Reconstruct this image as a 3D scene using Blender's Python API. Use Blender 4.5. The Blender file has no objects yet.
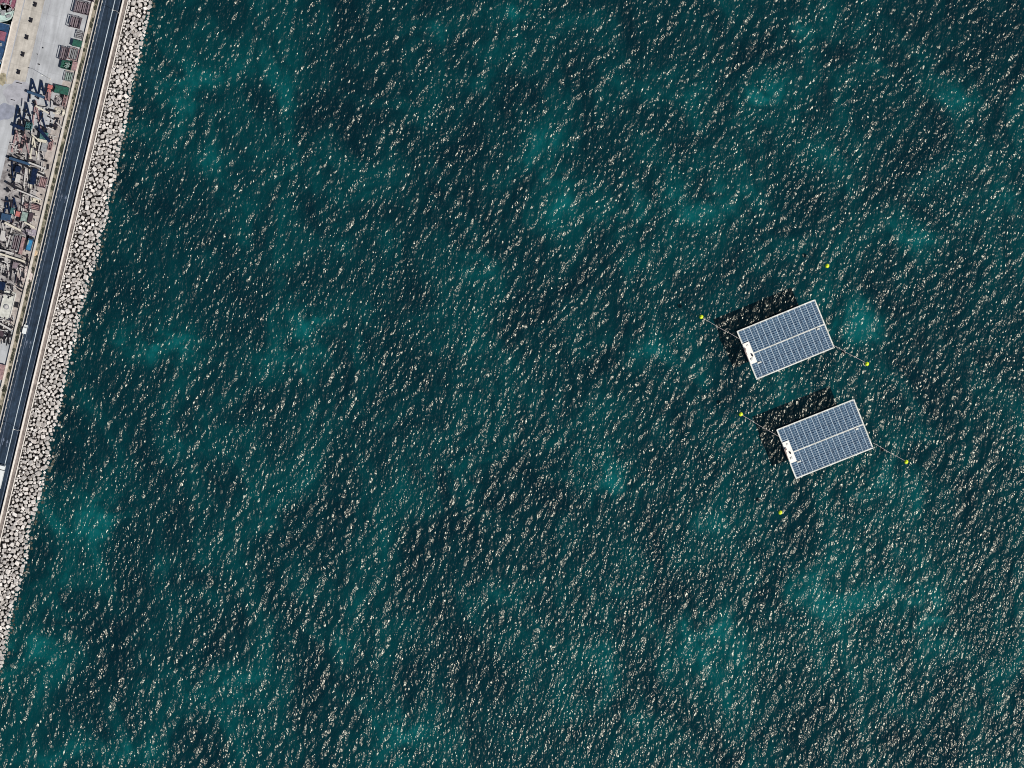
import bpy, bmesh, math, random
import numpy as np
from mathutils import Vector, Matrix
R = math.radians
random.seed(7); rng = np.random.default_rng(11)
scene = bpy.context.scene
col = scene.collection

# ------------------------------------------------------------------ camera, sky, sun, exposure
CAM_H = 1200.0
S = 0.5                                   # metres per photo pixel at sea level
cam_d = bpy.data.cameras.new('camera'); cam = bpy.data.objects.new('camera', cam_d); col.objects.link(cam)
cam.location = (0, 0, CAM_H); cam.rotation_euler = (0, 0, 0)
cam_d.sensor_width = 36; cam_d.lens = 36 * CAM_H / (1024 * S)
cam_d.clip_start = 1; cam_d.clip_end = 20000
scene.camera = cam
SUN_EL = 48.0
SH = Vector((-0.86, 0.51, 0)).normalized()            # direction shadows fall on the ground
sun_dir = Vector((-SH.x * math.cos(R(SUN_EL)), -SH.y * math.cos(R(SUN_EL)), math.sin(R(SUN_EL))))   # towards the sun
w = bpy.data.worlds.new('World'); scene.world = w; w.use_nodes = True
wn = w.node_tree
sky = wn.nodes.new('ShaderNodeTexSky'); sky.sky_type = 'NISHITA'; sky.sun_disc = False
sky.sun_elevation = R(SUN_EL); sky.sun_rotation = math.atan2(sun_dir.x, sun_dir.y)
wn.links.new(sky.outputs[0], wn.nodes['Background'].inputs[0])
wn.nodes['Background'].inputs[1].default_value = 0.05
sl = bpy.data.lights.new('sun', 'SUN'); sl.energy = 5.0; sl.angle = R(0.53); sl.color = (1.0, 0.945, 0.85)
so = bpy.data.objects.new('sun', sl); col.objects.link(so)
so.rotation_euler = sun_dir.to_track_quat('Z', 'Y').to_euler(); so.location = (300, -200, 500)
vs = scene.view_settings; vs.view_transform = 'Standard'; vs.look = 'None'; vs.gamma = 1; vs.use_curve_mapping = False
vs.exposure = -0.1
scene.cycles.filter_width = 1.0; scene.cycles.use_denoising = False

# ------------------------------------------------------------------ helpers
ZL = 3.0                                   # level of the quay and road above the sea
def P(px, py, z=ZL):
    k = S * (CAM_H - z) / CAM_H
    return Vector(((px - 512) * k, (384 - py) * k, z))
SLOPE = 0.237
def PX(o, py): return 115 - SLOPE * py + o        # photo x of an offset o from the road's centre line
YAW = -math.atan(SLOPE)

def nm(name):
    m = bpy.data.materials.new(name); m.use_nodes = True
    nt = m.node_tree; b = nt.nodes['Principled BSDF']
    return m, nt, b
def mat(name, c, rough=0.7, metal=0.0, var=0.25, scale=1.2, c2=None, bump=0.0, detail=6.0, spec=None, dist=0.0):
    """base colour broken up by two octave sets of noise, optional second colour for dirt"""
    m, nt, b = nm(name)
    tc = nt.nodes.new('ShaderNodeNewGeometry')
    n = nt.nodes.new('ShaderNodeTexNoise'); n.inputs['Scale'].default_value = scale; n.inputs['Detail'].default_value = detail
    n.inputs['Roughness'].default_value = 0.65; n.inputs['Distortion'].default_value = dist
    nt.links.new(tc.outputs['Position'], n.inputs['Vector'])
    r = nt.nodes.new('ShaderNodeValToRGB')
    lo = [x * (1 - var) for x in c]; hi = [min(1, x * (1 + var)) for x in c]
    if c2: lo = list(c2)
    r.color_ramp.elements[0].position = 0.32; r.color_ramp.elements[1].position = 0.66
    r.color_ramp.elements[0].color = (*lo, 1); r.color_ramp.elements[1].color = (*hi, 1)
    nt.links.new(n.outputs[0], r.inputs[0]); nt.links.new(r.outputs[0], b.inputs['Base Color'])
    b.inputs['Roughness'].default_value = rough; b.inputs['Metallic'].default_value = metal
    if spec is not None: b.inputs['Specular IOR Level'].default_value = spec
    if bump:
        bp = nt.nodes.new('ShaderNodeBump'); bp.inputs['Strength'].default_value = bump; bp.inputs['Distance'].default_value = 0.1
        nt.links.new(n.outputs[0], bp.inputs['Height']); nt.links.new(bp.outputs[0], b.inputs['Normal'])
    return m

class MB:
    """collects boxes, bars and prisms, links them as one mesh object"""
    def __init__(s): s.bm = bmesh.new()
    def box(s, c, d, rz=0.0, M=None):
        m = Matrix.Translation(c) @ Matrix.Rotation(rz, 4, 'Z') @ Matrix.Diagonal((d[0], d[1], d[2], 1))
        if M: m = M @ m
        bmesh.ops.create_cube(s.bm, size=1.0, matrix=m); return s
    def bar(s, a, b, w, h=None):
        a = Vector(a); b = Vector(b); d = b - a; L = d.length
        q = d.to_track_quat('Z', 'Y').to_matrix().to_4x4()
        m = Matrix.Translation((a + b) / 2) @ q @ Matrix.Diagonal((w, h or w, L, 1))
        bmesh.ops.create_cube(s.bm, size=1.0, matrix=m); return s
    def tube(s, a, b, r, r2=None, n=10):
        a = Vector(a); b = Vector(b); d = b - a
        m = Matrix.Translation((a + b) / 2) @ d.to_track_quat('Z', 'Y').to_matrix().to_4x4()
        bmesh.ops.create_cone(s.bm, cap_ends=True, segments=n, radius1=r, radius2=r if r2 is None else r2, depth=d.length, matrix=m); return s
    def ball(s, c, r, sc=(1, 1, 1), u=14, v=9):
        bmesh.ops.create_uvsphere(s.bm, u_segments=u, v_segments=v, radius=r, matrix=Matrix.Translation(c) @ Matrix.Diagonal((*sc, 1))); return s
    def prism(s, pts, z0, z1):
        lo = [s.bm.verts.new((p[0], p[1], z0)) for p in pts]; hi = [s.bm.verts.new((p[0], p[1], z1)) for p in pts]
        n = len(pts)
        s.bm.faces.new(hi); s.bm.faces.new(lo[::-1])
        for i in range(n): s.bm.faces.new((lo[i], lo[(i + 1) % n], hi[(i + 1) % n], hi[i]))
        return s
    def loft(s, rings):
        rs = [[s.bm.verts.new(p) for p in r] for r in rings]; n = len(rs[0])
        for a, b in zip(rs, rs[1:]):
            for i in range(n): s.bm.faces.new((a[i], a[(i + 1) % n], b[(i + 1) % n], b[i]))
        s.bm.faces.new(rs[0][::-1]); s.bm.faces.new(rs[-1]); return s
    def build(s, name, m, parent=None, bevel=0.0, smooth=False):
        bmesh.ops.recalc_face_normals(s.bm, faces=s.bm.faces)
        if bevel: bmesh.ops.bevel(s.bm, geom=list(s.bm.edges), offset=bevel, segments=1, affect='EDGES')
        if smooth:
            for f in s.bm.faces: f.smooth = True
        me = bpy.data.meshes.new(name); s.bm.to_mesh(me); s.bm.free(); me.materials.append(m)
        o = bpy.data.objects.new(name, me); col.objects.link(o)
        if parent: o.parent = parent
        return o
def tag(o, label, cat, group=None, kind=None):
    if label: o['label'] = label
    if cat: o['category'] = cat
    if group: o['group'] = group
    if kind: o['kind'] = kind
    return o
def thing(name, label, cat, loc=(0, 0, 0), rz=0.0, group=None):
    o = bpy.data.objects.new(name, None); col.objects.link(o); o.empty_display_size = 1
    o.location = loc; o.rotation_euler = (0, 0, rz)
    return tag(o, label, cat, group)
def copy_tree(o, parent=None):
    c = o.copy(); col.objects.link(c)
    if parent: c.parent = parent
    for ch in list(o.children): copy_tree(ch, c)
    return c
def structure(o): o['kind'] = 'structure'; return o
def mesh_np(name, verts, quads, m, smooth=True):
    me = bpy.data.meshes.new(name)
    me.vertices.add(len(verts)); me.vertices.foreach_set('co', verts.astype(np.float32).ravel())
    nq = len(quads)
    me.loops.add(nq * 4); me.loops.foreach_set('vertex_index', quads.astype(np.int32).ravel())
    me.polygons.add(nq); me.polygons.foreach_set('loop_start', np.arange(0, nq * 4, 4, dtype=np.int32))
    me.update(calc_edges=True)
    if smooth: me.polygons.foreach_set('use_smooth', np.ones(nq, dtype=bool))
    me.materials.append(m)
    o = bpy.data.objects.new(name, me); col.objects.link(o); return o
def grid_quads(nx, ny):
    i = np.arange(nx * ny).reshape(ny, nx)
    return np.stack([i[:-1, :-1], i[:-1, 1:], i[1:, 1:], i[1:, :-1]], -1).reshape(-1, 4)

# ------------------------------------------------------------------ water
TEAL = (0.0012, 0.0245, 0.0315)
def water_mat():
    m = bpy.data.materials.new('sea_water'); m.use_nodes = True; nt = m.node_tree; N = nt.nodes; L = nt.links
    N.remove(N['Principled BSDF']); out = N['Material Output']
    geo = N.new('ShaderNodeNewGeometry')
    mp = N.new('ShaderNodeMapping'); mp.inputs['Rotation'].default_value = (0, 0, R(28)); mp.inputs['Scale'].default_value = (1.0, 0.6, 1)
    L.new(geo.outputs['Position'], mp.inputs['Vector'])
    n1 = N.new('ShaderNodeTexNoise'); n1.inputs['Scale'].default_value = 0.62; n1.inputs['Detail'].default_value = 1.3; n1.inputs['Roughness'].default_value = 0.5
    L.new(mp.outputs[0], n1.inputs['Vector'])
    bp = N.new('ShaderNodeBump'); bp.inputs['Strength'].default_value = 1.0; bp.inputs['Distance'].default_value = BUMP
    gn = N.new('ShaderNodeTexNoise'); gn.inputs['Scale'].default_value = 0.035; gn.inputs['Detail'].default_value = 4; gn.inputs['Roughness'].default_value = .6; L.new(mp.outputs[0], gn.inputs['Vector'])
    gm = N.new('ShaderNodeMapRange'); gm.inputs[1].default_value = .35; gm.inputs[2].default_value = .65; gm.inputs[3].default_value = .8; gm.inputs[4].default_value = 1.25; L.new(gn.outputs[0], gm.inputs[0])
    hm = N.new('ShaderNodeMath'); hm.operation = 'MULTIPLY'; L.new(n1.outputs[0], hm.inputs[0]); L.new(gm.outputs[0], hm.inputs[1])
    L.new(hm.outputs[0], bp.inputs['Height'])
    gl = N.new('ShaderNodeBsdfGlossy'); gl.inputs['Color'].default_value = (1, .96, .85, 1); gl.inputs['Roughness'].default_value = 0.27; L.new(bp.outputs[0], gl.inputs['Normal'])
    tr = N.new('ShaderNodeBsdfTransparent')
    df = N.new('ShaderNodeBsdfDiffuse'); df.inputs['Color'].default_value = (0.0006, 0.024, 0.035, 1); L.new(bp.outputs[0], df.inputs['Normal'])
    mx = N.new('ShaderNodeMixShader'); mx.inputs[0].default_value = 0.20; L.new(tr.outputs[0], mx.inputs[1]); L.new(df.outputs[0], mx.inputs[2])
    dt = N.new('ShaderNodeVectorMath'); dt.operation = 'DOT_PRODUCT'; L.new(geo.outputs['Normal'], dt.inputs[0]); L.new(geo.outputs['Incoming'], dt.inputs[1])
    ab = N.new('ShaderNodeMath'); ab.operation = 'ABSOLUTE'; L.new(dt.outputs['Value'], ab.inputs[0])
    om = N.new('ShaderNodeMath'); om.operation = 'SUBTRACT'; om.inputs[0].default_value = 1; L.new(ab.outputs[0], om.inputs[1])
    pw_ = N.new('ShaderNodeMath'); pw_.operation = 'POWER'; pw_.inputs[1].default_value = 5; L.new(om.outputs[0], pw_.inputs[0])
    fr = N.new('ShaderNodeMath'); fr.operation = 'MULTIPLY_ADD'; fr.inputs[1].default_value = .979; fr.inputs[2].default_value = .0225; L.new(pw_.outputs[0], fr.inputs[0])
    m2 = N.new('ShaderNodeMixShader'); L.new(fr.outputs[0], m2.inputs[0]); L.new(mx.outputs[0], m2.inputs[1]); L.new(gl.outputs[0], m2.inputs[2])
    L.new(m2.outputs[0], out.inputs['Surface'])
    return m
BUMP = 1.08
M_water = water_mat()
LX, LY, NX, NY = 660.0, 520.0, 1200, 944
def ocean():
    kx = 2 * np.pi * np.fft.fftfreq(NX, LX / NX); ky = 2 * np.pi * np.fft.fftfreq(NY, LY / NY)
    KX, KY = np.meshgrid(kx, ky); k = np.hypot(KX, KY); k[0, 0] = 1e-6
    th = np.arctan2(KY, KX)
    def field(lam, wdir, p, slope, kcut):
        kp = 2 * np.pi / lam
        Sp = np.exp(-1.25 * (kp / k) ** 2) / k ** 3.8 * (np.abs(np.cos(th - wdir)) ** p + 0.03) * np.exp(-(k / kcut) ** 2)
        Sp[k < 0.25 * kp] = 0
        H = (rng.normal(size=k.shape) + 1j * rng.normal(size=k.shape)) * np.sqrt(Sp)
        h = np.real(np.fft.ifft2(H))
        sx = np.real(np.fft.ifft2(1j * KX * np.fft.fft2(h))); sy = np.real(np.fft.ifft2(1j * KY * np.fft.fft2(h)))
        return h * slope / math.sqrt((sx ** 2 + sy ** 2).mean())
    h = field(9.5, R(-22), 3.2, 0.185, 1.8) + field(3.8, R(-5), 2, 0.06, 3.0) + field(22, R(-38), 6, 0.03, 2.0)
    # gusts: broad patches where the sea is rougher or calmer
    g = np.real(np.fft.ifft2((rng.normal(size=k.shape) + 1j * rng.normal(size=k.shape)) * np.exp(-(k * 9) ** 2))); g /= g.std()
    x = (np.arange(NX) / NX - .5) * LX; y = (np.arange(NY) / NY - .5) * LY
    X, Y = np.meshgrid(x, y)
    lee = np.clip((X + 0.237 * -Y + 210) / 220, 0, 1) ** 0.7          # sheltered behind the breakwater
    h *= (1 + 0.24 * g) * (1.0 + 0.04 * lee)
    V = np.stack([X, Y, h], -1).reshape(-1, 3)
    return mesh_np('sea', V, grid_quads(NX, NY), M_water)
structure(ocean())
# the same sea goes on to the horizon
def ring(name, z, m, hole=None, far=9000):
    b = bmesh.new()
    if hole:
        hx, hy = hole
        xs = [-far, -hx, hx, far]; ys = [-far, -hy, hy, far]
        for i in range(3):
            for j in range(3):
                if i == 1 and j == 1: continue
                b.faces.new([b.verts.new((x, y, z)) for x, y in ((xs[i], ys[j]), (xs[i+1], ys[j]), (xs[i+1], ys[j+1]), (xs[i], ys[j+1]))])
    me = bpy.data.meshes.new(name); b.to_mesh(me); b.free(); me.materials.append(m)
    o = bpy.data.objects.new(name, me); col.objects.link(o); return structure(o)
ring('open_sea', 0.0, M_water, (LX / 2 - .5, LY / 2 - .5))
# murky depth: turbid clouds of lighter water over the dark bed
def depth_mat():
    m, nt, b = nm('turbid_depth'); N = nt.nodes; L = nt.links
    N.remove(b); df = N.new('ShaderNodeBsdfDiffuse'); L.new(df.outputs[0], N['Material Output'].inputs['Surface'])
    geo = N.new('ShaderNodeNewGeometry'); at = N.new('ShaderNodeAttribute'); at.attribute_name = 'turbidity'
    mp = N.new('ShaderNodeMapping'); mp.inputs['Rotation'].default_value = (0, 0, R(25)); mp.inputs['Scale'].default_value = (1, .75, 1)
    L.new(geo.outputs['Position'], mp.inputs['Vector'])
    n = N.new('ShaderNodeTexNoise'); n.inputs['Scale'].default_value = 0.030; n.inputs['Detail'].default_value = 5; n.inputs['Roughness'].default_value = .62; n.inputs['Distortion'].default_value = .8
    L.new(mp.outputs[0], n.inputs['Vector'])
    n2 = N.new('ShaderNodeTexNoise'); n2.inputs['Scale'].default_value = 0.05; n2.inputs['Detail'].default_value = 5; n2.inputs['Distortion'].default_value = 1.2; L.new(geo.outputs['Position'], n2.inputs['Vector'])
    mu = N.new('ShaderNodeMath'); mu.operation = 'MULTIPLY'; r2 = N.new('ShaderNodeMapRange'); r2.inputs[1].default_value = .36; r2.inputs[2].default_value = .66; r2.inputs[3].default_value = .04; r2.inputs[4].default_value = .62; L.new(n2.outputs[0], r2.inputs[0]); L.new(at.outputs['Fac'], mu.inputs[0]); L.new(r2.outputs[0], mu.inputs[1])
    ad = N.new('ShaderNodeMath'); ad.operation = 'MULTIPLY_ADD'; L.new(mu.outputs[0], ad.inputs[0]); ad.inputs[1].default_value = 0.66; L.new(n.outputs[0], ad.inputs[2])
    r = N.new('ShaderNodeValToRGB'); e = r.color_ramp.elements
    e[0].position = 0.36; e[0].color = (0.0008, 0.0175, 0.028, 1); e[1].position = 0.85; e[1].color = (0.003, 0.15, 0.16, 1)
    a = e.new(0.50); a.color = (0.001, 0.034, 0.045, 1); a2 = e.new(0.64); a2.color = (0.001, 0.066, 0.076, 1)
    L.new(ad.outputs[0], r.inputs[0]); L.new(r.outputs[0], df.inputs['Color'])
    return m
DEPTH = 12.5
def bed():
    m = depth_mat()
    nx, ny = 264, 208
    x = np.linspace(-LX / 2, LX / 2, nx); y = np.linspace(-LY / 2, LY / 2, ny); X, Y = np.meshgrid(x, y)
    o = mesh_np('sea_bed', np.stack([X, Y, np.full_like(X, -DEPTH)], -1).reshape(-1, 3), grid_quads(nx, ny), m)
    t = np.zeros_like(X)
    for px, py, rx, ry, s in ((770,95,26,14,.9),(705,200,30,22,1),(625,215,26,18,.5),(310,328,18,16,1),(290,365,30,12,.6),(150,345,34,15,1),
        (610,478,26,20,.9),(400,738,28,26,1),(95,525,24,30,.9),(930,612,26,24,1),(690,640,34,24,.8),(540,150,20,28,.7),(560,205,18,20,.6),(660,90,34,16,.5),
        (190,90,20,14,.6),(225,75,24,12,.5),(915,238,24,12,.6),(455,465,12,10,.8),(640,350,30,14,.5),(790,30,26,12,.6),(520,10,30,12,.7),(965,100,22,12,.6),
        (830,600,34,20,.6),(230,690,30,16,.6),(35,645,26,14,.7),(480,265,20,12,.6),(850,325,24,16,.9),(880,480,18,16,.5),(115,752,20,12,.7),(575,640,24,14,.5),
        (370,200,24,10,.5),(210,160,12,10,.6),(720,520,30,14,.4),(500,590,30,12,.4),(160,560,20,12,.4),(935,190,20,10,.5),(60,610,16,14,.6),(430,30,30,14,.4)):
        cx, cy = (px - 512) * S * 1.01, (384 - py) * S * 1.01
        t += s * np.exp(-((X - cx) / (rx * .66)) ** 2 - ((Y - cy) / (ry * .66)) ** 2)
    a = o.data.attributes.new('turbidity', 'FLOAT', 'POINT'); a.data.foreach_set('value', np.clip(t, 0, 1.2).ravel().astype(np.float32))
    structure(o); ring('far_sea_bed', -DEPTH, m, (LX / 2, LY / 2))
bed()

# ------------------------------------------------------------------ quay, road, breakwater
M_conc = mat('yard_concrete', (0.42, 0.44, 0.475), .85, var=.16, scale=.12, detail=10)
def streaks(m, lo=.72, hi=1.12, across=1.1):
    nt = m.node_tree; N = nt.nodes; L = nt.links; b = N['Principled BSDF']
    src = b.inputs['Base Color'].links[0].from_socket
    geo = N.new('ShaderNodeNewGeometry'); rt = N.new('ShaderNodeMapping'); rt.inputs['Rotation'].default_value = (0, 0, -YAW); mp = N.new('ShaderNodeMapping'); mp.inputs['Scale'].default_value = (across, .05, 1)
    n = N.new('ShaderNodeTexNoise'); n.inputs['Scale'].default_value = 1; n.inputs['Detail'].default_value = 4
    r_ = N.new('ShaderNodeMapRange'); r_.inputs[1].default_value = .3; r_.inputs[2].default_value = .7; r_.inputs[3].default_value = lo; r_.inputs[4].default_value = hi
    mx = N.new('ShaderNodeMix'); mx.data_type = 'RGBA'; mx.blend_type = 'MULTIPLY'; mx.inputs[0].default_value = 1
    L.new(geo.outputs['Position'], rt.inputs[0]); L.new(rt.outputs[0], mp.inputs[0]); L.new(mp.outputs[0], n.inputs[0]); L.new(n.outputs[0], r_.inputs[0])
    L.new(src, mx.inputs[6]); L.new(r_.outputs[0], mx.inputs[7]); L.new(mx.outputs[2], b.inputs['Base Color'])
def add_joints(m, w_, h_, dark=.72, mortar=.012):
    nt = m.node_tree; N = nt.nodes; L = nt.links; b = N['Principled BSDF']
    src = b.inputs['Base Color'].links[0].from_socket
    geo = N.new('ShaderNodeNewGeometry'); mp = N.new('ShaderNodeMapping'); mp.vector_type = 'POINT'; mp.inputs['Rotation'].default_value = (0, 0, -YAW)
    br = N.new('ShaderNodeTexBrick'); br.offset = 0; br.inputs['Scale'].default_value = 1; br.inputs['Brick Width'].default_value = w_; br.inputs['Row Height'].default_value = h_
    br.inputs['Mortar Size'].default_value = mortar * 10; br.inputs['Mortar Smooth'].default_value = .3
    br.inputs['Color1'].default_value = (1, 1, 1, 1); br.inputs['Color2'].default_value = (.93, .93, .93, 1); br.inputs['Mortar'].default_value = (dark, dark, dark, 1)
    mx = N.new('ShaderNodeMix'); mx.data_type = 'RGBA'; mx.blend_type = 'MULTIPLY'; mx.inputs[0].default_value = 1
    L.new(geo.outputs['Position'], mp.inputs[0]); L.new(mp.outputs[0], br.inputs[0]); L.new(src, mx.inputs[6]); L.new(br.outputs[0], mx.inputs[7]); L.new(mx.outputs[2], b.inputs['Base Color'])
add_joints(M_conc, 9.0, 14.0, .85); streaks(M_conc, .80, 1.08, .5)
M_apron = mat('apron_concrete', (0.47, 0.445, 0.41), .85, var=.2, scale=.3, detail=9); add_joints(M_apron, 6.0, 7.0, .8)
M_edge = mat('edge_concrete', (0.50, 0.46, 0.42), .85, var=.16, scale=.6)
M_patch = mat('patched_concrete', (0.34, 0.345, 0.39), .9, var=.25, scale=.25, detail=12)
M_earth = mat('yard_hardcore', (0.38, 0.345, 0.33), .95, var=.35, scale=.5, detail=10, bump=.5)
M_asph = mat('asphalt', (0.018, 0.032, 0.055), .9, var=.3, scale=.35, detail=10, spec=.2)
M_paint = mat('road_paint', (0.52, 0.60, 0.66), .7, var=.35, scale=.5)
M_paint2 = mat('worn_road_paint', (0.11, 0.14, 0.20), .8, var=.5, scale=.5)
M_kerb = mat('pale_concrete', (0.60, 0.56, 0.51), .85, var=.18, scale=.5, detail=8)
M_wall = mat('parapet_concrete', (0.74, 0.70, 0.66), .85, var=.16, scale=.7, detail=8)
M_grey = mat('grey_concrete', (0.30, 0.31, 0.33), .85, var=.3, scale=.6)
M_path = mat('path_paving', (0.24, 0.21, 0.20), .9, var=.3, c2=(.12, .10, .095), scale=.45, detail=9)
M_verge = mat('dry_verge', (0.25, 0.22, 0.18), .95, var=.4, scale=.45, detail=9, c2=(.055, .065, .035), bump=.5)
M_core = mat('breakwater_core', (0.03, 0.026, 0.026), .95, var=.4, scale=.8, bump=.5)

streaks(M_asph, .6, 1.6); streaks(M_apron, .8, 1.1, .6); streaks(M_path, .6, 1.2); streaks(M_kerb, .8, 1.1)
Y0, Y1 = -130, 900
def strip(name, o0, o1, z0, z1, m, y0=Y0, y1=Y1, parent=None, bevel=0):
    a = [P(PX(o0, y0), y0), P(PX(o1, y0), y0), P(PX(o1, y1), y1), P(PX(o0, y1), y1)]
    return MB().prism([(p.x, p.y) for p in a], z0, z1).build(name, m, parent, bevel)
structure(strip('quay_yard', -98, -22, -12, ZL, M_conc))
structure(strip('quay_apron', -90, -70, ZL, ZL + .02, M_apron, Y0, 84))
structure(strip('quay_edge', -97.9, -91, ZL, ZL + .03, M_edge, Y0, 80))
structure(strip('yard_margin', -33, -22.6, ZL, ZL + .015, M_earth, 60, 330))
M_mottled = mat('mottled_hardstanding', (0.40, 0.39, 0.40), .95, var=.1, scale=.22, detail=12, c2=(.07, .06, .065), dist=.6)
structure(strip('mottled_yard', -72, -33.1, ZL, ZL + .015, M_mottled, 128, 345))  # hardstanding mottled darker in the area of the A-frames
structure(strip('road_bed', -22, 13, -12, ZL - .02, M_grey))
structure(strip('road', -15, 8.0, ZL - .02, ZL, M_asph))
structure(strip('verge', -19.8, -16, ZL - .02, ZL + .08, M_verge))
structure(strip('footpath', 9.6, 13, ZL - .02, ZL + .15, M_path))
for a, b, m in ((-.35, .35, M_paint), (-9.3, -8.8, M_paint2), (5.0, 5.5, M_paint2)):
    structure(strip('road_marking', a, b, ZL + .004, ZL + .012, m))
# arrows painted on the carriageway
def arrow(px, py, s=1.0):
    c = P(px, py); M = Matrix.Translation((c.x, c.y, 0)) @ Matrix.Rotation(YAW, 4, 'Z')
    pts = [(-.12, -2), (.12, -2), (.12, .2), (.55, .2), (0, 1.9), (-.55, .2), (-.12, .2)]
    pts = [(M @ Vector((x * s, y * s, 0))) for x, y in pts]
    return structure(MB().prism([(p.x, p.y) for p in pts], ZL + .004, ZL + .012).build('road_arrow', M_paint2))
for px, py in ((26.5, 343.5), (30.3, 344), (61.5, 197), (65.5, 199), (3.2, 441), (7, 443.2)): arrow(px, py)
tag(strip('boundary_wall', -22.2, -20, ZL - 1, ZL + 1.0, M_kerb), 'long pale beige wall between the equipment yard and the green verge', 'wall')
tag(strip('kerb_wall', -15.9, -15.1, ZL - .4, ZL + .55, M_kerb), 'low pale concrete upstand along the road side of the green verge', 'wall')
pw = tag(strip('parapet_wall', 8.1, 9.5, ZL - .4, ZL + 1.25, M_wall), 'long white parapet wall along the sea side of the road', 'wall')
tag(strip('coping_wall', 13.1, 13.9, ZL - .4, ZL + .5, M_wall), 'low pale coping where the footpath meets the boulders', 'wall')
# guard rail: posts and beam between verge and carriageway
gr = thing('guard_rail', 'pale steel guard rail on short posts at the edge of the carriageway beside the verge', 'guard rail', P(PX(-12.3, 0), 0), YAW)
Lm = 1000 * S * math.sqrt(1 + SLOPE ** 2)
M_rail = mat('galvanised_steel', (0.50, 0.50, 0.50), .5, .3, var=.2, scale=2)
MB().box((0, -Lm / 2 + 60, .72), (.32, Lm, .3)).build('rail', M_rail, gr)
b = MB()
for i in range(int(Lm / 4)): b.box((0, 60 - i * 4 - 1, .3), (.5, .9, .6))
b.build('posts', M_kerb, gr)['kind'] = 'stuff'

# rock armour: sloping core, then boulders
EDGE = [(-130, 183), (0, 152), (20, 148), (40, 143), (60, 139), (80, 133), (100, 129), (120, 127), (140, 122), (160, 118), (180, 115), (190, 111), (200, 109),
        (215, 109), (225, 105), (235, 101), (250, 99), (262, 97), (275, 90), (290, 87), (300, 85), (312, 80), (325, 78), (340, 76), (350, 72), (360, 69), (375, 66), (390, 64),
        (405, 61), (420, 57), (440, 51), (460, 50), (470, 46), (480, 44), (495, 42), (505, 38), (520, 33), (530, 29), (545, 28), (560, 27), (585, 20), (605, 14),
        (618, 11), (640, 8), (660, 4), (680, -2), (900, -54)]
def edge_x(py): return float(np.interp(py, [e[0] for e in EDGE], [e[1] for e in EDGE]))
ys = list(range(Y0, 901, 6)); V = []; prof = ((0, 0.02), (.45, .45), (1.0, 1.0))
for py in ys:
    x0 = PX(13.2, py); x1 = edge_x(py) - 1.5
    for t, z in ((0, ZL - .3), (.5, .6), (.9, -1.2), (.5, -DEPTH - .2)):
        p = P(x0 + (x1 - x0) * t, py, 1.0); V.append((p.x, p.y, z))
structure(mesh_np('breakwater_slope', np.array(V), grid_quads(4, len(ys)), M_core, smooth=False))

def rock_mat(name, c):
    m, nt, b = nm(name); N = nt.nodes; L = nt.links
    oi = N.new('ShaderNodeNewGeometry'); at = N.new('ShaderNodeTexNoise'); at.inputs['Scale'].default_value = .55; at.inputs['Detail'].default_value = 9; at.inputs['Roughness'].default_value = .7
    L.new(oi.outputs['Position'], at.inputs['Vector'])
    r = N.new('ShaderNodeValToRGB'); r.color_ramp.elements[0].position = .3; r.color_ramp.elements[1].position = .62
    r.color_ramp.elements[0].color = (c[0] * .55, c[1] * .5, c[2] * .48, 1); r.color_ramp.elements[1].color = (*c, 1)
    hs = N.new('ShaderNodeHueSaturation'); mr = N.new('ShaderNodeMapRange'); mr.inputs[3].default_value = .62; mr.inputs[4].default_value = 1.2
    L.new(oi.outputs['Random Per Island'], mr.inputs[0]); L.new(mr.outputs[0], hs.inputs['Value']); L.new(at.outputs[0], r.inputs[0]); L.new(r.outputs[0], hs.inputs['Color'])
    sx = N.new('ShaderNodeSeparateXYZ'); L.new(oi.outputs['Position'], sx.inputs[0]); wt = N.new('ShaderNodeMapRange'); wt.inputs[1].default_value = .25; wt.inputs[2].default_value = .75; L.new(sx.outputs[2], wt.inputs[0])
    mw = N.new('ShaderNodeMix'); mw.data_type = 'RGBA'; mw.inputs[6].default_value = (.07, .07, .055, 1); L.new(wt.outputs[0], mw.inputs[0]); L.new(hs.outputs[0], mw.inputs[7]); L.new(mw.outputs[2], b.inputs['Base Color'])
    b.inputs['Roughness'].default_value = .9
    bp = N.new('ShaderNodeBump'); bp.inputs['Strength'].default_value = .6; bp.inputs['Distance'].default_value = .12; L.new(at.outputs[0], bp.inputs['Height']); L.new(bp.outputs[0], b.inputs['Normal'])
    return m
M_rock = rock_mat('boulder_stone', (0.68, 0.66, 0.65))
M_rockwet = mat('wet_stone', (0.16, 0.15, 0.13), .35, var=.4, scale=.8)
def rock_bm(rs):
    """an angular quarried block: a skewed box with chopped corners"""
    b = bmesh.new(); pts = []
    for sx in (-1, 1):
        for sy in (-1, 1):
            for sz in (-1, 1):
                v = Vector((sx * rs.uniform(.62, 1), sy * rs.uniform(.62, 1), sz * rs.uniform(.55, .9)))
                if rs.random() < .55:
                    for ax in range(3):
                        q = v.copy(); q[ax] *= rs.uniform(.35, .7); pts.append(q)
                else: pts.append(v)
    for p in pts: b.verts.new(p)
    r = bmesh.ops.convex_hull(b, input=list(b.verts))
    bmesh.ops.delete(b, geom=list({g for g in r['geom_interior'] + r['geom_unused'] if isinstance(g, bmesh.types.BMVert)}), context='VERTS')
    bmesh.ops.recalc_face_normals(b, faces=b.faces)
    me = bpy.data.meshes.new('boulder'); b.to_mesh(me); b.free(); me.materials.append(M_rock); return me
rs = random.Random(3)
RM = [rock_bm(rs) for _ in range(18)]
spots = []; cell = {}
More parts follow.
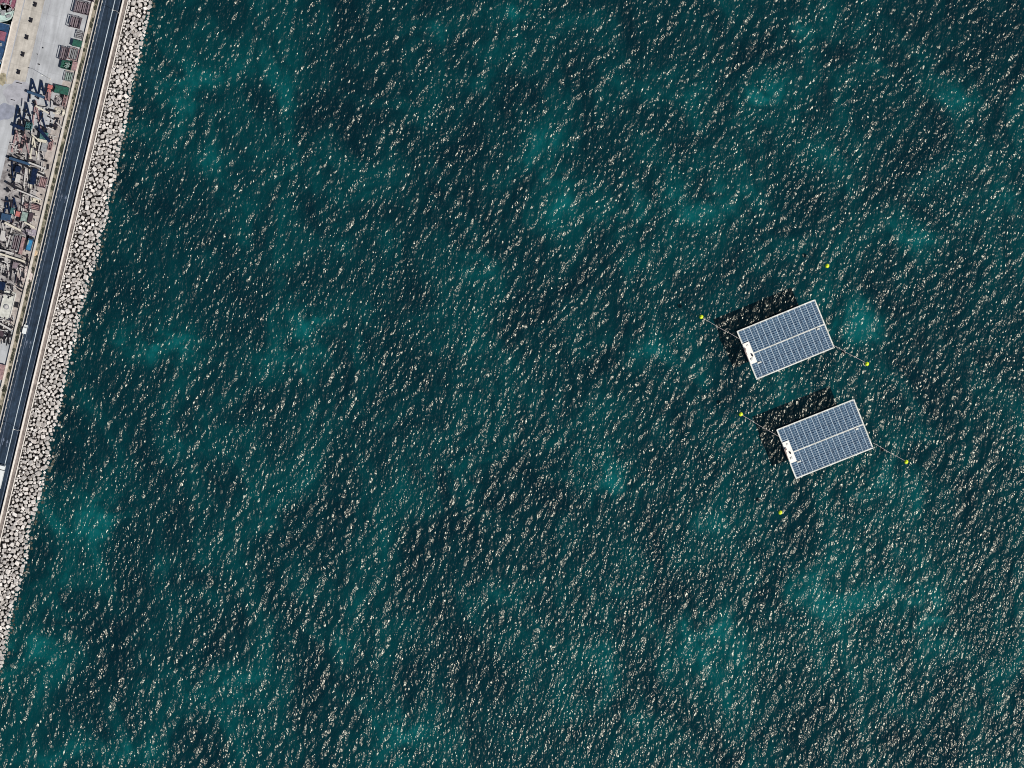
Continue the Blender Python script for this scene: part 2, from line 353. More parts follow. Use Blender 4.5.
def far_enough(x, y, r):
    ci, cj = int(x // 3), int(y // 3)
    for i in range(ci - 1, ci + 2):
        for j in range(cj - 1, cj + 2):
            for (a, b2, r2) in cell.get((i, j), ()):
                if math.hypot(a - x, b2 - y) < (r + r2) * 1.0: return False
    return True
for pas, (tries, rlo, rhi) in enumerate(((3500, .9, 1.25), (20000, .68, .9), (30000, .5, .66), (5000, .34, .42))):
    for _ in range(tries):
        py = rs.uniform(-60, 760); x0 = PX(15.3, py); x1 = edge_x(py); px = rs.uniform(x0, x1)
        t = (px - x0) / max(1, (x1 - x0))
        if t < .25 and rs.random() < .3: continue
        r = rs.uniform(rlo, rhi)
        if t < .14 and pas < 2: continue
        if px * S + r > x1 * S + .4: continue
        wx, wy = px * S, py * S
        if far_enough(wx, wy, r):
            cell.setdefault((int(wx // 3), int(wy // 3)), []).append((wx, wy, r)); spots.append((px, py, r, t))
for _ in range(500):
    py = rs.uniform(-60, 760); px = edge_x(py) + rs.uniform(-2, 3.5) ** 1 ; r = rs.uniform(.45, .85)
    if far_enough(px * S, py * S, r):
        cell.setdefault((int(px * S // 3), int(py * S // 3)), []).append((px * S, py * S, r)); spots.append((px, py, r, 1.12))
print('rocks', len(spots))
order = sorted(range(len(spots)), key=lambda i: -(spots[i][2] if spots[i][3] < 1.05 and 0 <= spots[i][1] <= 660 and spots[i][0] > 1.5 else 0))
big = set(order[:300])
rest = bmesh.new()
def near_words(py, t):
    where = 'at the waterline' if t > .78 else ('against the footpath coping' if t < .25 else 'amid the breakwater slope')
    return where
for i, (px, py, r, t) in enumerate(spots):
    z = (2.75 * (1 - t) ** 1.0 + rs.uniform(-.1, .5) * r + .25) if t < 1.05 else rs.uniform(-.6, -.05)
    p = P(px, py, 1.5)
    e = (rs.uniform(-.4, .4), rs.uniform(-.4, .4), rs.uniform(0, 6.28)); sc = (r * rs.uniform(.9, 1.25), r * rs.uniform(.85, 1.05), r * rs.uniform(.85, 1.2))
    me = RM[rs.randrange(len(RM))]
    if i in big:
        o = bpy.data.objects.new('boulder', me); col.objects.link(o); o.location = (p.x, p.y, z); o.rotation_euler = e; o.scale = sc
        tag(o, 'one of the larger pale angular quarried boulders piled %s' % near_words(py, t), 'boulder', 'large boulders armouring the breakwater, %s' % near_words(py, t))
    else:
        from mathutils import Euler
        n0 = len(rest.verts); rest.from_mesh(me); rest.verts.ensure_lookup_table()
        M = Matrix.Translation((p.x, p.y, z)) @ Euler(e).to_matrix().to_4x4() @ Matrix.Diagonal((*sc, 1))
        for v in rest.verts[n0:]: v.co = M @ v.co
me = bpy.data.meshes.new('smaller_boulders'); rest.to_mesh(me); rest.free(); me.materials.append(M_rock)
o = bpy.data.objects.new('smaller_boulders', me); col.objects.link(o)
tag(o, 'mass of smaller pale boulders filling the breakwater slope between road and sea', 'boulders', kind='stuff')

# ------------------------------------------------------------------ floating solar platforms
M_white = mat('white_frame', (0.76, 0.77, 0.75), .5, var=.08, scale=.5, c2=(.5,.52,.5))
M_deckw = mat('white_deck', (0.88, 0.86, 0.82), .6, var=.05, scale=.8)
M_float = mat('float_membrane', (0.40, 0.50, 0.60), .6, var=.15, scale=.5)
M_dark = mat('dark_equipment_and_shade', (0.014, 0.014, 0.020), .8, var=.4, spec=.2)  # near-black also serves the yard's shadow shapes and black litter
M_brown = mat('brown_equipment', (0.26, 0.20, 0.19), .7, var=.3, scale=2)
M_alu = mat('aluminium_frame', (0.31, 0.42, 0.54), .5, .0, var=.1)
def panel_mat():
    m, nt, b = nm('solar_glass'); N = nt.nodes; L = nt.links
    g = N.new('ShaderNodeNewGeometry'); r = N.new('ShaderNodeValToRGB')
    r.color_ramp.elements[0].color = (.016, .042, .09, 1); r.color_ramp.elements[1].color = (.06, .12, .20, 1)
    L.new(g.outputs['Random Per Island'], r.inputs[0]); L.new(r.outputs[0], b.inputs['Base Color'])
    b.inputs['Roughness'].default_value = .16; b.inputs['Coat Weight'].default_value = .5; b.inputs['Coat Roughness'].default_value = .08
    return m
M_pv = panel_mat()
def platform(label, tl, tr, bl, v=0):
    z = 1.0
    TLv, TRv, BLv = P(*tl, z), P(*tr, z), P(*bl, z)
    ux = (TRv - TLv); Lx = ux.length; ang = math.atan2(ux.y, ux.x); Ly = (BLv - TLv).length
    # local frame: x along the long side, y towards the lower side is negative
    t = thing('solar_platform', label, 'solar platform', (TLv.x, TLv.y, 0), ang, 'floating solar platforms moored in the bay')
    # rim
    b = MB(); w_ = .62
    b.box((Lx / 2, -w_ / 2, z - .1), (Lx, w_, .6)); b.box((Lx / 2, -Ly + w_ / 2, z - .1), (Lx, w_, .6))
    b.box((w_ / 2, -Ly / 2, z - .1), (w_, Ly - 2 * w_ - .01, .56)); b.box((Lx - w_ / 2, -Ly / 2, z - .1), (w_, Ly - 2 * w_ - .01, .56))
    b.build('rim', M_white, t)
    MB().box((Lx / 2, -Ly * .51, z + .12), (Lx - 1.3, .55, .12)).build('walkway', M_white, t)
    MB().box((Lx / 2, -Ly / 2, z - .3), (Lx - 1.25, Ly - 1.25, .2)).build('deck', M_float, t)
    for i in range(6):
        x = Lx * (i + .5) / 6
        MB().tube((x, -.9, .15), (x, -Ly + .9, .15), .42, n=12).build('pontoon', M_grey2, t)
    bx0, bx1, by0, by1 = .25, 3.75, -Ly * .27, -Ly * .69
    rows = 13; x0 = .95; pitch = (Lx - 2 * x0 + .35) / (rows + .5)
    for half in range(2):
        ya, yb = (-.85, -Ly * .51 + .38) if half == 0 else (-Ly * .51 - .38, -Ly + .85)
        nmod = 11; step = (ya - yb) / nmod
        for i in range(rows + 1):
            fr_, gl = MB(), MB(); used = False
            for j in range(nmod):
                for s_ in (0, 1):
                    if i == rows and s_ == 1: continue
                    cx = x0 + i * pitch + (.62 if s_ == 0 else 1.9); cy = ya - (j + .5) * step
                    if cx + .6 > Lx - .7: continue
                    if cx - .6 < bx1 and by1 - .2 < cy < by0 + .2: continue
                    tilt = R(6) * (-1 if s_ == 0 else 1) ; zz = z + .18
                    M = Matrix.Translation((cx, cy, zz)) @ Matrix.Rotation(tilt, 4, 'Y')
                    fr_.box((0, 0, 0), (1.26, step * .93, .05), M=M)
                    gl.box((0, 0, .035), (1.12, step * .93 - .2, .03), M=M)
                    used = True
            if used:
                f = fr_.build('panel_row', M_alu, t); gl.build('panel_glass', M_pv, f)
    # white service deck on the short side, with cabinets
    b = MB(); b.box(((bx0 + bx1) / 2, (by0 + by1) / 2, z + .35), (bx1 - bx0, by0 - by1, .5)); b.build('service_deck', M_deckw, t)
    b = MB(); L1 = by0 - by1
    b.box((.55 + v * .3, by0 - L1 * (.27 + .05 * v), z + .95), (.7, 1.3, .7)); b.box((.2, by0 - L1 * .42, z + .75), (.7, 2.6, .9)); b.box((.15, by0 - L1 * .7, z + .5), (.35, 3.0, .5))
    b.build('control_cabinet', M_brown, t, bevel=.04)
    b = MB(); b.box((2.75 - v * .5, by0 - L1 * (.63 - .08 * v), z + 1.0), (.45, 1.5 - .4 * v, .8)); b.build('inverter', M_dark, t, bevel=.04)
    b = MB(); b.box((1.9, by0 - L1 * .8, z + .85), (1.2, 1.1, .5)); b.box((2.4, by0 - L1 * .15, z + .75), (.9, .9, .3)); b.build('hatch', M_white, t, bevel=.04)
    b = MB(); b.box((4.7, by1 - .7, z + .5), (2.0, .75, .5)); b.build('equipment_box', M_white, t, bevel=.05)
    b = MB(); b.box((Lx - 4.2, -Ly * .51 - 1.0, z + .5), (1.5, .8, .5)); b.build('equipment_box', M_white, t, bevel=.05)
    for cx, cy in ((0.3, -.3), (Lx - .3, -.3), (.3, -Ly + .3), (Lx - .3, -Ly + .3)):
        MB().tube((cx, cy, z + .1), (cx, cy, z + .75), .16).build('corner_bollard', M_white, t)
    return t
M_grey2 = mat('pontoon_plastic', (.12, .13, .15), .5, var=.2)
platform('upper of the two white-rimmed floating platforms covered in blue solar panels', (736.5, 331.2), (815, 299.2), (756.4, 379.8))
platform('lower of the two white-rimmed floating platforms covered in blue solar panels', (776.2, 429.6), (854, 398.8), (797, 478.6), 1)

M_yel = mat('yellow_buoy_plastic', (0.62, 0.80, 0.02), .35, var=.08)
M_rope = mat('mooring_rope', (0.40, 0.36, 0.37), .9, var=.3, scale=2)
def buoy(px, py, label):
    p = P(px, py, .5)
    t = thing('mooring_buoy', label, 'buoy', (p.x, p.y, 0), 0, 'yellow mooring buoys round the solar platforms')
    b = MB(); b.ball((0, 0, .35), 1.0, (1, 1, .85), 20, 12); b.build('float', M_yel, t, smooth=True)
    b = MB(); b.tube((0, 0, 1.1), (0, 0, 1.55), .12); b.ball((0, 0, 1.62), .18); b.build('top_eye', M_yel, t)
    MB().tube((0, 0, .26), (0, 0, .40), 1.04, n=20).build('rubbing_band', M_yel, t)
for a in ((701.3, 316.8, 'yellow buoy left of the upper solar platform, at the end of its left mooring line'),
          (867.0, 363.8, 'yellow buoy right of the upper solar platform, beyond its lower right corner'),
          (740.8, 414.2, 'yellow buoy left of the lower solar platform, at the end of its left mooring line'),
          (906.3, 461.8, 'yellow buoy right of the lower solar platform, the rightmost of all buoys'),
          (827.2, 265.8, 'yellow buoy alone above the upper solar platform, the topmost of all buoys'),
          (780.3, 512.5, 'yellow buoy alone below the lower solar platform, the lowest of all buoys')): buoy(*a)
def line(a, b, label, rad=.105, sag=.25):
    A = P(*a, .9); B = P(*b, .5); m = MB(); n = 14; prev = None
    for i in range(n + 1):
        t = i / n; p = A.lerp(B, t); p.z = .95 * (1 - t) + .55 * t - sag * math.sin(math.pi * t) * .6
        p += Vector((0, 1, 0)) * math.sin(t * 9) * .1
        if prev is not None: m.tube(prev, p, rad, n=6)
        prev = p
    tag(m.build('mooring_line', M_rope), label, 'mooring line', 'mooring lines of the solar platforms')
line((738.8, 338.5), (702.5, 318), 'mooring line from the left side of the upper solar platform to its left buoy')
line((833.2, 345.2), (866, 363), 'mooring line from the lower right corner of the upper solar platform to its right buoy')
line((778.6, 436.5), (742, 415.2), 'mooring line from the left side of the lower solar platform to its left buoy')
line((873, 443), (905, 461), 'mooring line from the lower right corner of the lower solar platform to its right buoy')

# ------------------------------------------------------------------ things on the quay
M_navy = mat('navy_steel_and_shadow', (0.005, 0.014, 0.045), .8, .0, var=.5, scale=1, spec=.15)  # cast-shadow colour of the low A-frames, shared with crates and beams
M_blue2 = mat('steel_blue_paint_and_shadow', (0.02, 0.06, 0.13), .6, var=.3)
M_rose = mat('faded_red_paint', (0.34, 0.22, 0.225), .7, var=.35, scale=1, c2=(.13,.08,.09))
M_cream = mat('cream_paint', (0.58, 0.55, 0.47), .7, var=.15, scale=1)
M_pale = mat('pale_grey_paint', (0.48, 0.47, 0.47), .7, var=.2)
M_green = mat('green_container_paint', (0.012, 0.085, 0.06), .6, var=.6, scale=.9, c2=(.01,.035,.03))
M_teal = mat('teal_paint', (0.045, 0.14, 0.145), .6, var=.45, scale=.8, c2=(.015,.05,.06))
M_sage = mat('pale_green_paint', (0.22, 0.29, 0.27), .7, var=.45, scale=.8, c2=(.10,.15,.14))
M_red = mat('red_paint', (0.45, 0.15, 0.14), .5, var=.2)
M_purp = mat('rusty_steel', (0.19, 0.155, 0.18), .8, var=.35, scale=1)
M_dpur = mat('dark_rusty_steel', (0.05, 0.032, 0.045), .8, var=.4, scale=1)
M_grys = mat('weathered_steel', (0.25, 0.26, 0.28), .7, var=.3, scale=1)
M_sky = mat('bright_blue_tarpaulin', (0.02, 0.19, 0.40), .6, var=.25, scale=1)
M_glass = mat('dark_glass', (0.02, 0.025, 0.03), .1, var=.1)
M_tyre = mat('tyre_rubber', (0.02, 0.02, 0.02), .9, var=.2)

def yard(name, label, cat, px, py, rz=0, group=None):
    p = P(px, py); return thing(name, label, cat, (p.x, p.y, ZL + .02), YAW + R(rz), group)
def rack(px, py, wpx, lpx, h, fm, lm, label, across=False, group=None, seed=0, rz=0):
    """open steel rack with a layer of beams: sizes in photo pixels across and along the quay"""
    t = yard('steel_rack', label, 'rack', px, py, rz, group); rr = random.Random(seed)
    W, Lg = wpx * S, lpx * S
    f = MB()
    for sx in (-1, 1):
        f.box((sx * (W / 2 - .12), 0, h), (.24, Lg, .24))
        for sy in (-1, 1): f.box((sx * (W / 2 - .12), sy * (Lg / 2 - .12), h / 2 - .05), (.2, .2, h - .1))
    for sy in (-1, 1): f.box((0, sy * (Lg / 2 - .12), h + .01), (W - .5, .24, .24))
    f.build('frame', fm, t)
    MB().box((0, 0, .25), (W - .5, Lg - .5, .3)).build('base', M_dpur, t)
    n = max(3, int((Lg if across else W) / .95)); b = MB()
    for i in range(n):
        o_ = ((i + .5) / n - .5) * ((Lg if across else W) - .6); j = rr.uniform(-.12, .12); hh = rr.uniform(.35, .75) * h + .3
        if across: b.box((j, o_, hh), ((W - .7) * rr.uniform(.8, 1), .5, .35))
        else: b.box((o_, j, hh), (.5, (Lg - .7) * rr.uniform(.8, 1), .35))
    b.build('stacked_beams', lm, t)
    return t
def container(px, py, wpx, lpx, h, m, label, rz=0, open_top=False, load=None, seed=0, name='shipping_container', cat='container'):
    t = yard(name, label, cat, px, py, rz); W, Lg = wpx * S, lpx * S; rr = random.Random(seed)
    long_x = W >= Lg
    if open_top:
        b = MB(); b.box((0, 0, .15), (W, Lg, .2))
        for s_ in (-1, 1):
            b.box((s_ * (W / 2 - .08), 0, h / 2 + .1), (.16, Lg, h)); b.box((0, s_ * (Lg / 2 - .08), h / 2 + .1), (W - .34, .16, h))
        b.build('body', m, t)
        b = MB()
        for _ in range(16):
            a = rr.uniform(0, 3.14); l = rr.uniform(.5, 1.2) * min(W, Lg) * .5; x = rr.uniform(-.25, .25) * W; y = rr.uniform(-.25, .25) * Lg; zz = rr.uniform(.45, .9) * h
            b.box((x, y, zz), (l, .3, .25), a)
        b.build('scrap_load', load or M_grys, t)
    else:
        b = MB(); b.box((0, 0, h / 2 + .08), (W, Lg, h - .16))
        n = int(max(W, Lg) / .45)
        for i in range(n):
            o_ = ((i + .5) / n - .5) * (max(W, Lg) - .4)
            if long_x: b.box((o_, 0, h / 2 + .08), (.18, Lg + .08, h - .1))
            else: b.box((0, o_, h / 2 + .08), (W + .08, .18, h - .1))
        b.build('body', m, t)
        c = MB()
        for sx in (-1, 1):
            for sy in (-1, 1): c.box((sx * (W / 2), sy * (Lg / 2), h / 2), (.22, .22, h + .04))
        c.build('corner_posts', m, t)
        d = MB()
        if long_x:
            for s_ in (-1, 1): d.box((W / 2 + .07, s_ * Lg / 4, h / 2), (.06, Lg / 2 - .15, h - .4))
        else:
            for s_ in (-1, 1): d.box((s_ * W / 4, -Lg / 2 - .07, h / 2), (W / 2 - .15, .06, h - .4))
        d.build('doors', M_grys, t)
    return t
def pile(px, py, wpx, lpx, h, m, label, seed=0, name='rubble_pile', cat='pile'):
    rr = random.Random(seed); p = P(px, py); b = bmesh.new()
    n = 18; m_ = 16; vs_ = []
    for j in range(m_ + 1):
        row = []
        for i in range(n + 1):
            u = i / n * 2 - 1; v = j / m_ * 2 - 1; r = max(abs(u), abs(v)) * .55 + math.hypot(u, v) * .45
            z = max(0, 1 - r) ** .6 * h * rr.uniform(.6, 1.15)
            row.append(b.verts.new((u * wpx * S / 2 * rr.uniform(.93, 1.05), v * lpx * S / 2 * rr.uniform(.93, 1.05), z)))
        vs_.append(row)
    for j in range(m_):
        for i in range(n): b.faces.new((vs_[j][i], vs_[j][i+1], vs_[j+1][i+1], vs_[j+1][i]))
    me = bpy.data.meshes.new(name); b.to_mesh(me); b.free(); me.materials.append(m)
    o = bpy.data.objects.new(name, me); col.objects.link(o); o.location = (p.x, p.y, ZL + .01); o.rotation_euler = (0, 0, YAW)
    return tag(o, label, cat)

# racks and containers along the wall, from the top of the picture down
rack(88, -6, 17, 14, 2.4, M_dpur, M_purp, 'rusty steel rack cut off by the top of the photo beside the road wall', seed=8)
rack(82.8, 8.2, 15.5, 12.5, 2.4, M_dpur, M_purp, 'wide rusty steel rack of beams, topmost whole rack along the road wall', seed=1)
rack(76, 22.8, 11, 11.5, 2.6, M_dpur, M_purp, 'narrower rusty steel rack of beams directly below the widest one', seed=2)
rack(80, 35, 7, 8, 1.2, M_grys, M_grys, 'low grey steel rack above the small dark green container', seed=3, across=True)
container(78, 44, 9, 6, 2.4, M_green, 'small dark green container touching the road wall, above the red and purple racks', seed=4)
rack(64.5, 54, 7.2, 13, 2.4, M_dpur, M_purp, 'purple rusty rack at the left of the pair above the green skip', seed=5)
rack(74, 54.5, 9.5, 12, 2.0, M_rose, M_grys, 'rack with faded red frame and grey beams touching the road wall', seed=6)
container(67, 65.3, 10.5, 8.5, 1.9, M_green, 'green open skip full of scrap below the purple rack', open_top=True, load=M_sage, seed=7, name='open_skip', cat='skip')
container(75, 66.5, 4.6, 8.5, 2.1, M_rose, 'faded red narrow container beside the green open skip', seed=9)
rack(69.2, 77, 8.5, 9.5, 1.3, M_grys, M_sage, 'grey steel rack standing alone between the green skip and the long green container', seed=10)
container(62.6, 90.6, 14, 7.4, 2.5, M_green, 'long green container standing across the quay beside the red crane truck', seed=11)
pile(60.5, 101.5, 14, 11, 1.5, mat('grey_scrap', (.27, .25, .26), .9, var=.45, scale=1, bump=.8), 'grey brown scrap heap below the long green container', 1, 'scrap_heap', 'scrap heap')
pile(60, 111.5, 13, 7, 1.3, mat('pale_rubble', (.55, .52, .46), .9, var=.3, scale=.8, bump=.8), 'pale rubble pile below the grey scrap heap', 2)
container(65.3, 100.5, 3.0, 12, 1.8, M_rose, 'faded red narrow skip standing against the road wall beside the scrap heap', open_top=True, load=M_rose, seed=12, name='open_skip', cat='skip')

# red crane truck
def crane_truck():
    t = yard('crane_truck', 'red crane truck parked left of the long green container', 'crane truck', 49.5, 93)
    b = MB(); b.box((0, 0, .85), (2.3, 8.0, .35)); b.build('chassis', M_dark, t)
    b = MB(); b.box((0, 2.9, 1.75), (2.4, 1.9, 1.5)); c = b.build('cab', M_red, t, bevel=.12)
    MB().box((0, 3.88, 2.05), (2.0, .06, .7)).build('windscreen', M_glass, c)
    b = MB(); b.box((0, -1.6, 1.45), (2.5, 4.6, .8)); b.build('body', M_rose, t, bevel=.06)
    b = MB(); b.box((0, .9, 2.1), (1.5, 1.5, 1.6)); b.build('turntable', M_red, t, bevel=.1)
    b = MB(); b.bar((0, .9, 2.9), (1.2, -3.4, 3.6), .45, .5); b.bar((1.2, -3.4, 3.6), (1.5, -4.6, 2.5), .3); b.build('boom', M_rose, t)
    b = MB(); b.box((1.9, 2.5, 1.0), (1.3, 1.6, 1.4)); b.build('counterweight', M_dark, t, bevel=.05)
    for y in (2.7, -1.6, -3.0):
        for s_ in (-1, 1): MB().tube((s_ * 1.0, y, .5), (s_ * 1.28, y, .5), .5, n=16).build('wheel', M_tyre, t)
crane_truck()

# A-frames: two legs meeting at the apex, cross brace, foot plates; navy and black ones shape cast shadows as low steel
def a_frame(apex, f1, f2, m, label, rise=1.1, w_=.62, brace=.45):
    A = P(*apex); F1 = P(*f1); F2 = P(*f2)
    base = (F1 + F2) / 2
    t = thing('a_frame_and_shadow', label, 'A-frame', (base.x, base.y, ZL), 0, 'steel A-frames and A-frame shadows on the quay')
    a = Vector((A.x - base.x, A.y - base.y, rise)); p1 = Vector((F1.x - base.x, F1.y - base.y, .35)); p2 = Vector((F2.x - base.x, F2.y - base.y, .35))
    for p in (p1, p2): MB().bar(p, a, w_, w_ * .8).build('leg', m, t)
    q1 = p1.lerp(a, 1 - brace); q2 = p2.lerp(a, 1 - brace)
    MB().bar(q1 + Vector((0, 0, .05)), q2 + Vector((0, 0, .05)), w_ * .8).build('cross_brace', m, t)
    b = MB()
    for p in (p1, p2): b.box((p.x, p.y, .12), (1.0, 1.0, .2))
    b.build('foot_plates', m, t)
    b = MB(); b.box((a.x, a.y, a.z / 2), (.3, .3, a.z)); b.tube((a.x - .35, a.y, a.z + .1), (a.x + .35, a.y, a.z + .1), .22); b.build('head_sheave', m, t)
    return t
AF = [((33, 79.5), (28.5, 101), (38.5, 97), M_navy, 'navy A-frame shadow built in steel with the topmost apex, left of the first pair below the yard lamp'),
      ((42.2, 81), (38, 98), (46.8, 105), M_navy, 'navy A-frame shadow built in steel at the right of the topmost pair, nearest the red crane truck'),
      ((18.6, 106), (13, 134), (24, 127), M_navy, 'black-navy A-frame shadow built in steel at the left end of the second row, apex standing clear on pale concrete'),
      ((27, 103), (22.5, 126), (31.5, 122), M_navy, 'navy A-frame shadow built in steel second from the left in the second row'),
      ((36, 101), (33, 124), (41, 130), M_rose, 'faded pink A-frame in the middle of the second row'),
      ((41.5, 112), (39, 131), (47.5, 135), M_navy, 'narrow navy A-frame shadow built in steel below the cream beam, at the right end of the second row'),
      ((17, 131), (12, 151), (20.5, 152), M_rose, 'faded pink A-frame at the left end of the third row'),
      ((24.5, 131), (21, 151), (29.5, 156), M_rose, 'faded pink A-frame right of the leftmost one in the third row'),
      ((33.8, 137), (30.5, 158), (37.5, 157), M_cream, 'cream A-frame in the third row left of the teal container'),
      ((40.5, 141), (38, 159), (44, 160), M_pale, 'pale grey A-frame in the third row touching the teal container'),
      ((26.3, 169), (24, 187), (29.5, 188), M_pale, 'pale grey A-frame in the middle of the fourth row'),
      ((14.2, 188), (12, 162), (18, 163), M_navy, 'navy A-frame shadow built in steel pointing down, left of the navy square crate'),
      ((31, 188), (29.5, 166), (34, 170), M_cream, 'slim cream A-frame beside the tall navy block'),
      ((7.8, 197.5), (2.5, 223), (11.5, 222), M_navy, 'navy A-frame shadow built in steel at the far left of the fifth row, its apex standing clear'),
      ((14.6, 198), (11, 221), (19.5, 220), M_navy, 'navy A-frame shadow built in steel second from the left in the fifth row'),
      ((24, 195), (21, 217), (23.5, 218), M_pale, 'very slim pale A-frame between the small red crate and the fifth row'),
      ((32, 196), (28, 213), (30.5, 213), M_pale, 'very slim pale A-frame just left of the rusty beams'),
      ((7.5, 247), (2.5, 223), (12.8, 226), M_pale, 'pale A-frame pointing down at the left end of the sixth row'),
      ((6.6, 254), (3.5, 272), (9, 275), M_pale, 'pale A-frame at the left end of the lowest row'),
      ((13.4, 261), (10.5, 279), (18.5, 284), M_dark, 'black A-frame shadow built in steel at the right end of the lowest row'),
      ((1.5, 318), (-1, 344), (4.5, 342), M_dark, 'black A-frame shadow built in steel cut by the left edge beside the round-cornered paved slab')]
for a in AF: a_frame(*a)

def beam(a, b, m, label, w_=.7, h=3.0, trim=M_cream):
    A = P(*a); B = P(*b); c = (A + B) / 2; d = (B - A); L_ = d.length; ang = math.atan2(d.y, d.x)
    t = thing('gantry_beam_and_shadow', label, 'gantry beam', (c.x, c.y, ZL), ang, 'gantry beams and shadow beams lying across the A-frames')
    f = MB()
    f.box((0, 0, h), (L_, w_, .25)); f.box((0, 0, h - .6), (L_, w_ * .9, .2))
    for i in range(int(L_ / .8)): f.box((-L_ / 2 + .4 + i * .8, 0, h - .3), (.14, w_ * .8, .45))
    f.build('box_girder', m, t)
    for s_ in (-1, 1): MB().box((s_ * (L_ / 2 - .4), 0, (h - .7) / 2), (.4, .5, h - .75)).build('leg', M_navy, t)
    return t
for a in (((37, 106.5), (50, 114), M_cream, 'short cream gantry beam just below the topmost pair of A-frames', .8, 3.6),
          ((28, 92), (45, 98), M_blue2, 'steel blue gantry beam crossing the topmost pair of A-frames', 1.3, 2.2),
          ((13.5, 125), (25, 129.5), M_navy, 'navy gantry beam tying the two leftmost A-frames of the second row', 1.8, 1.8),
          ((33, 135), (41, 142), M_cream, 'thin cream gantry beam running down to the yellow cabin roof', .6, 3.4),
          ((40, 129), (51, 142), M_navy, 'thick navy gantry beam sloping above the yellow cabin roof', 1.5, 3.2),
          ((10.5, 158.5), (31, 165), M_blue2, 'long blue gantry beam built for the shadow band heading the fourth row', 1.3, 3.0),  # dark beams of this row model the shadow bands beside the pale beam
          ((30, 163), (47, 169.5), M_pale, 'pale grey gantry beam at the right end of the fourth row', .8, 3.4),
          ((19, 162.5), (45, 176), M_dark, 'black gantry beam built for the shadow under the pale ones of the fourth row', 1.0, 2.2),
          ((18, 190), (42, 200), M_pale, 'pale gantry beam crossing above the fifth row', .7, 3.2),
          ((8, 183), (26, 193), M_dark, 'black gantry beam below the navy square crate', 1.2, 2.4),
          ((6, 223), (22, 231), M_cream, 'cream gantry beam heading the sixth row at the left', 1.0, 3.2),
          ((25.5, 222.5), (36, 228), M_cream, 'short cream gantry beam above the bright blue container', .8, 3.0),
          ((0, 250), (15, 254), M_pale, 'pale gantry beam at the far left above the lowest row', .8, 3.2),
          ((1, 254), (26, 262), M_cream, 'long cream gantry beam heading the lowest row', .9, 2.8),
          ((11, 260), (30, 262.5), M_dark, 'thin black gantry beam pointing at the road wall', .5, 1.8),
          ((-2, 322), (12, 330), M_pale, 'pale gantry beam at the left edge below the paved slab', .9, 2.0)): beam(*a)

# crates, containers and machines among the frames
container(29.5, 126.5, 6, 7.5, 2.2, M_teal, 'teal open skip between the second and third rows of A-frames', open_top=True, load=M_teal, seed=21, name='open_skip', cat='skip')
container(44.8, 136.5, 7.5, 7, 2.6, M_teal, 'teal container below the yellow cabin roof', seed=22, rz=4)
container(45.2, 146.5, 5.5, 10, 2.0, M_grys, 'grey blue container directly below the teal container', seed=23)
container(51, 145, 3.6, 11, 1.8, M_rose, 'faded red open skip against the road wall beside the teal container', open_top=True, load=M_rose, seed=24, name='open_skip', cat='skip')
container(43.5, 141.4, 8.5, 2.6, 3.2, M_cream, 'yellow cream cabin at the end of the thick navy gantry beam', name='site_cabin', cat='cabin', seed=25)
container(18.6, 169.5, 4.6, 6, 2.6, M_navy, 'navy square crate in the fourth row', name='steel_crate', cat='crate', seed=26)
container(34.5, 177, 4.8, 16, 2.6, M_navy, 'tall navy block standing in the fourth row', name='steel_crate', cat='crate', seed=27)
container(18.4, 178.5, 4.4, 8, 1.3, M_pale, 'pale crate directly below the navy square crate', name='steel_crate', cat='crate', seed=28)
rack(43.3, 182.5, 8, 11, 1.2, M_purp, M_rose, 'brown pink rack between the fourth row and the road wall', seed=29)
container(40.5, 174, 8, 4.5, 1.8, M_pale, 'pale grey low container above the brown pink rack', seed=30)
rack(36.5, 200.8, 9.5, 4, 1.6, M_cream, M_cream, 'small rack of yellow beams beside the road wall', across=True, seed=31)
rack(35.8, 207.3, 10, 6, 1.8, M_dpur, M_rose, 'rack of dull pink beams below the yellow beams', across=True, seed=32)
rack(26.5, 206, 5.5, 6, 1.4, M_dpur, M_rose, 'small dark rusty rack left of the dull pink beams', across=True, seed=38)
container(18.4, 214.2, 3.8, 5, 1.8, M_red, 'small red crate at the right of the fifth row', name='steel_crate', cat='crate', seed=33)
container(25, 217, 5.5, 9, 2.2, M_sage, 'pale green container right of the small red crate', seed=34)
container(31, 217.5, 3.6, 9, 1.8, M_dpur, 'dark purple container right of the pale green one', seed=35)
container(6.5, 217.5, 9.5, 6.5, 1.6, M_blue2, 'dark blue container under the leftmost A-frame of the fifth row', seed=36)
container(12.6, 211, 3, 6, 1.4, M_teal, 'small teal crate between the two left A-frames of the fifth row', name='steel_crate', cat='crate', seed=37)
rack(16.5, 242.5, 7.5, 16, 1.8, M_grys, M_purp, 'purple grey rack left of the dull pink container', seed=41)
container(22.4, 246, 3.0, 17, 1.6, M_rose, 'long narrow dull pink container left of the bright blue one', seed=42)
container(15.8, 265.5, 5, 6, 1.8, M_purp, 'brown container in the lowest row', seed=43)
container(2, 286, 8, 8, 2.4, M_navy, 'navy container at the left edge above the paved slab', seed=44)
container(3.5, 236, 5, 10, 1.4, M_pale, 'pale crate at the left edge under the pale A-frame', name='steel_crate', cat='crate', seed=45)
container(-.5, 371.5, 9.5, 15, 2.4, M_rose, 'dull red container cut by the left edge beside the boundary wall', seed=46)
container(1, 334, 6, 6, 1.6, M_dpur, 'dark purple crate at the left edge above the dull red container', name='steel_crate', cat='crate', seed=47)
container(55, 126.3, 5.2, 2.8, 1.2, M_dark, 'small black crate alone on pale concrete beside the road wall', name='steel_crate', cat='crate', seed=48)
container(17, 305, 3, 5, 1.1, M_dark, 'small black crate between the paved slab and the boundary wall', name='steel_crate', cat='crate', seed=49)
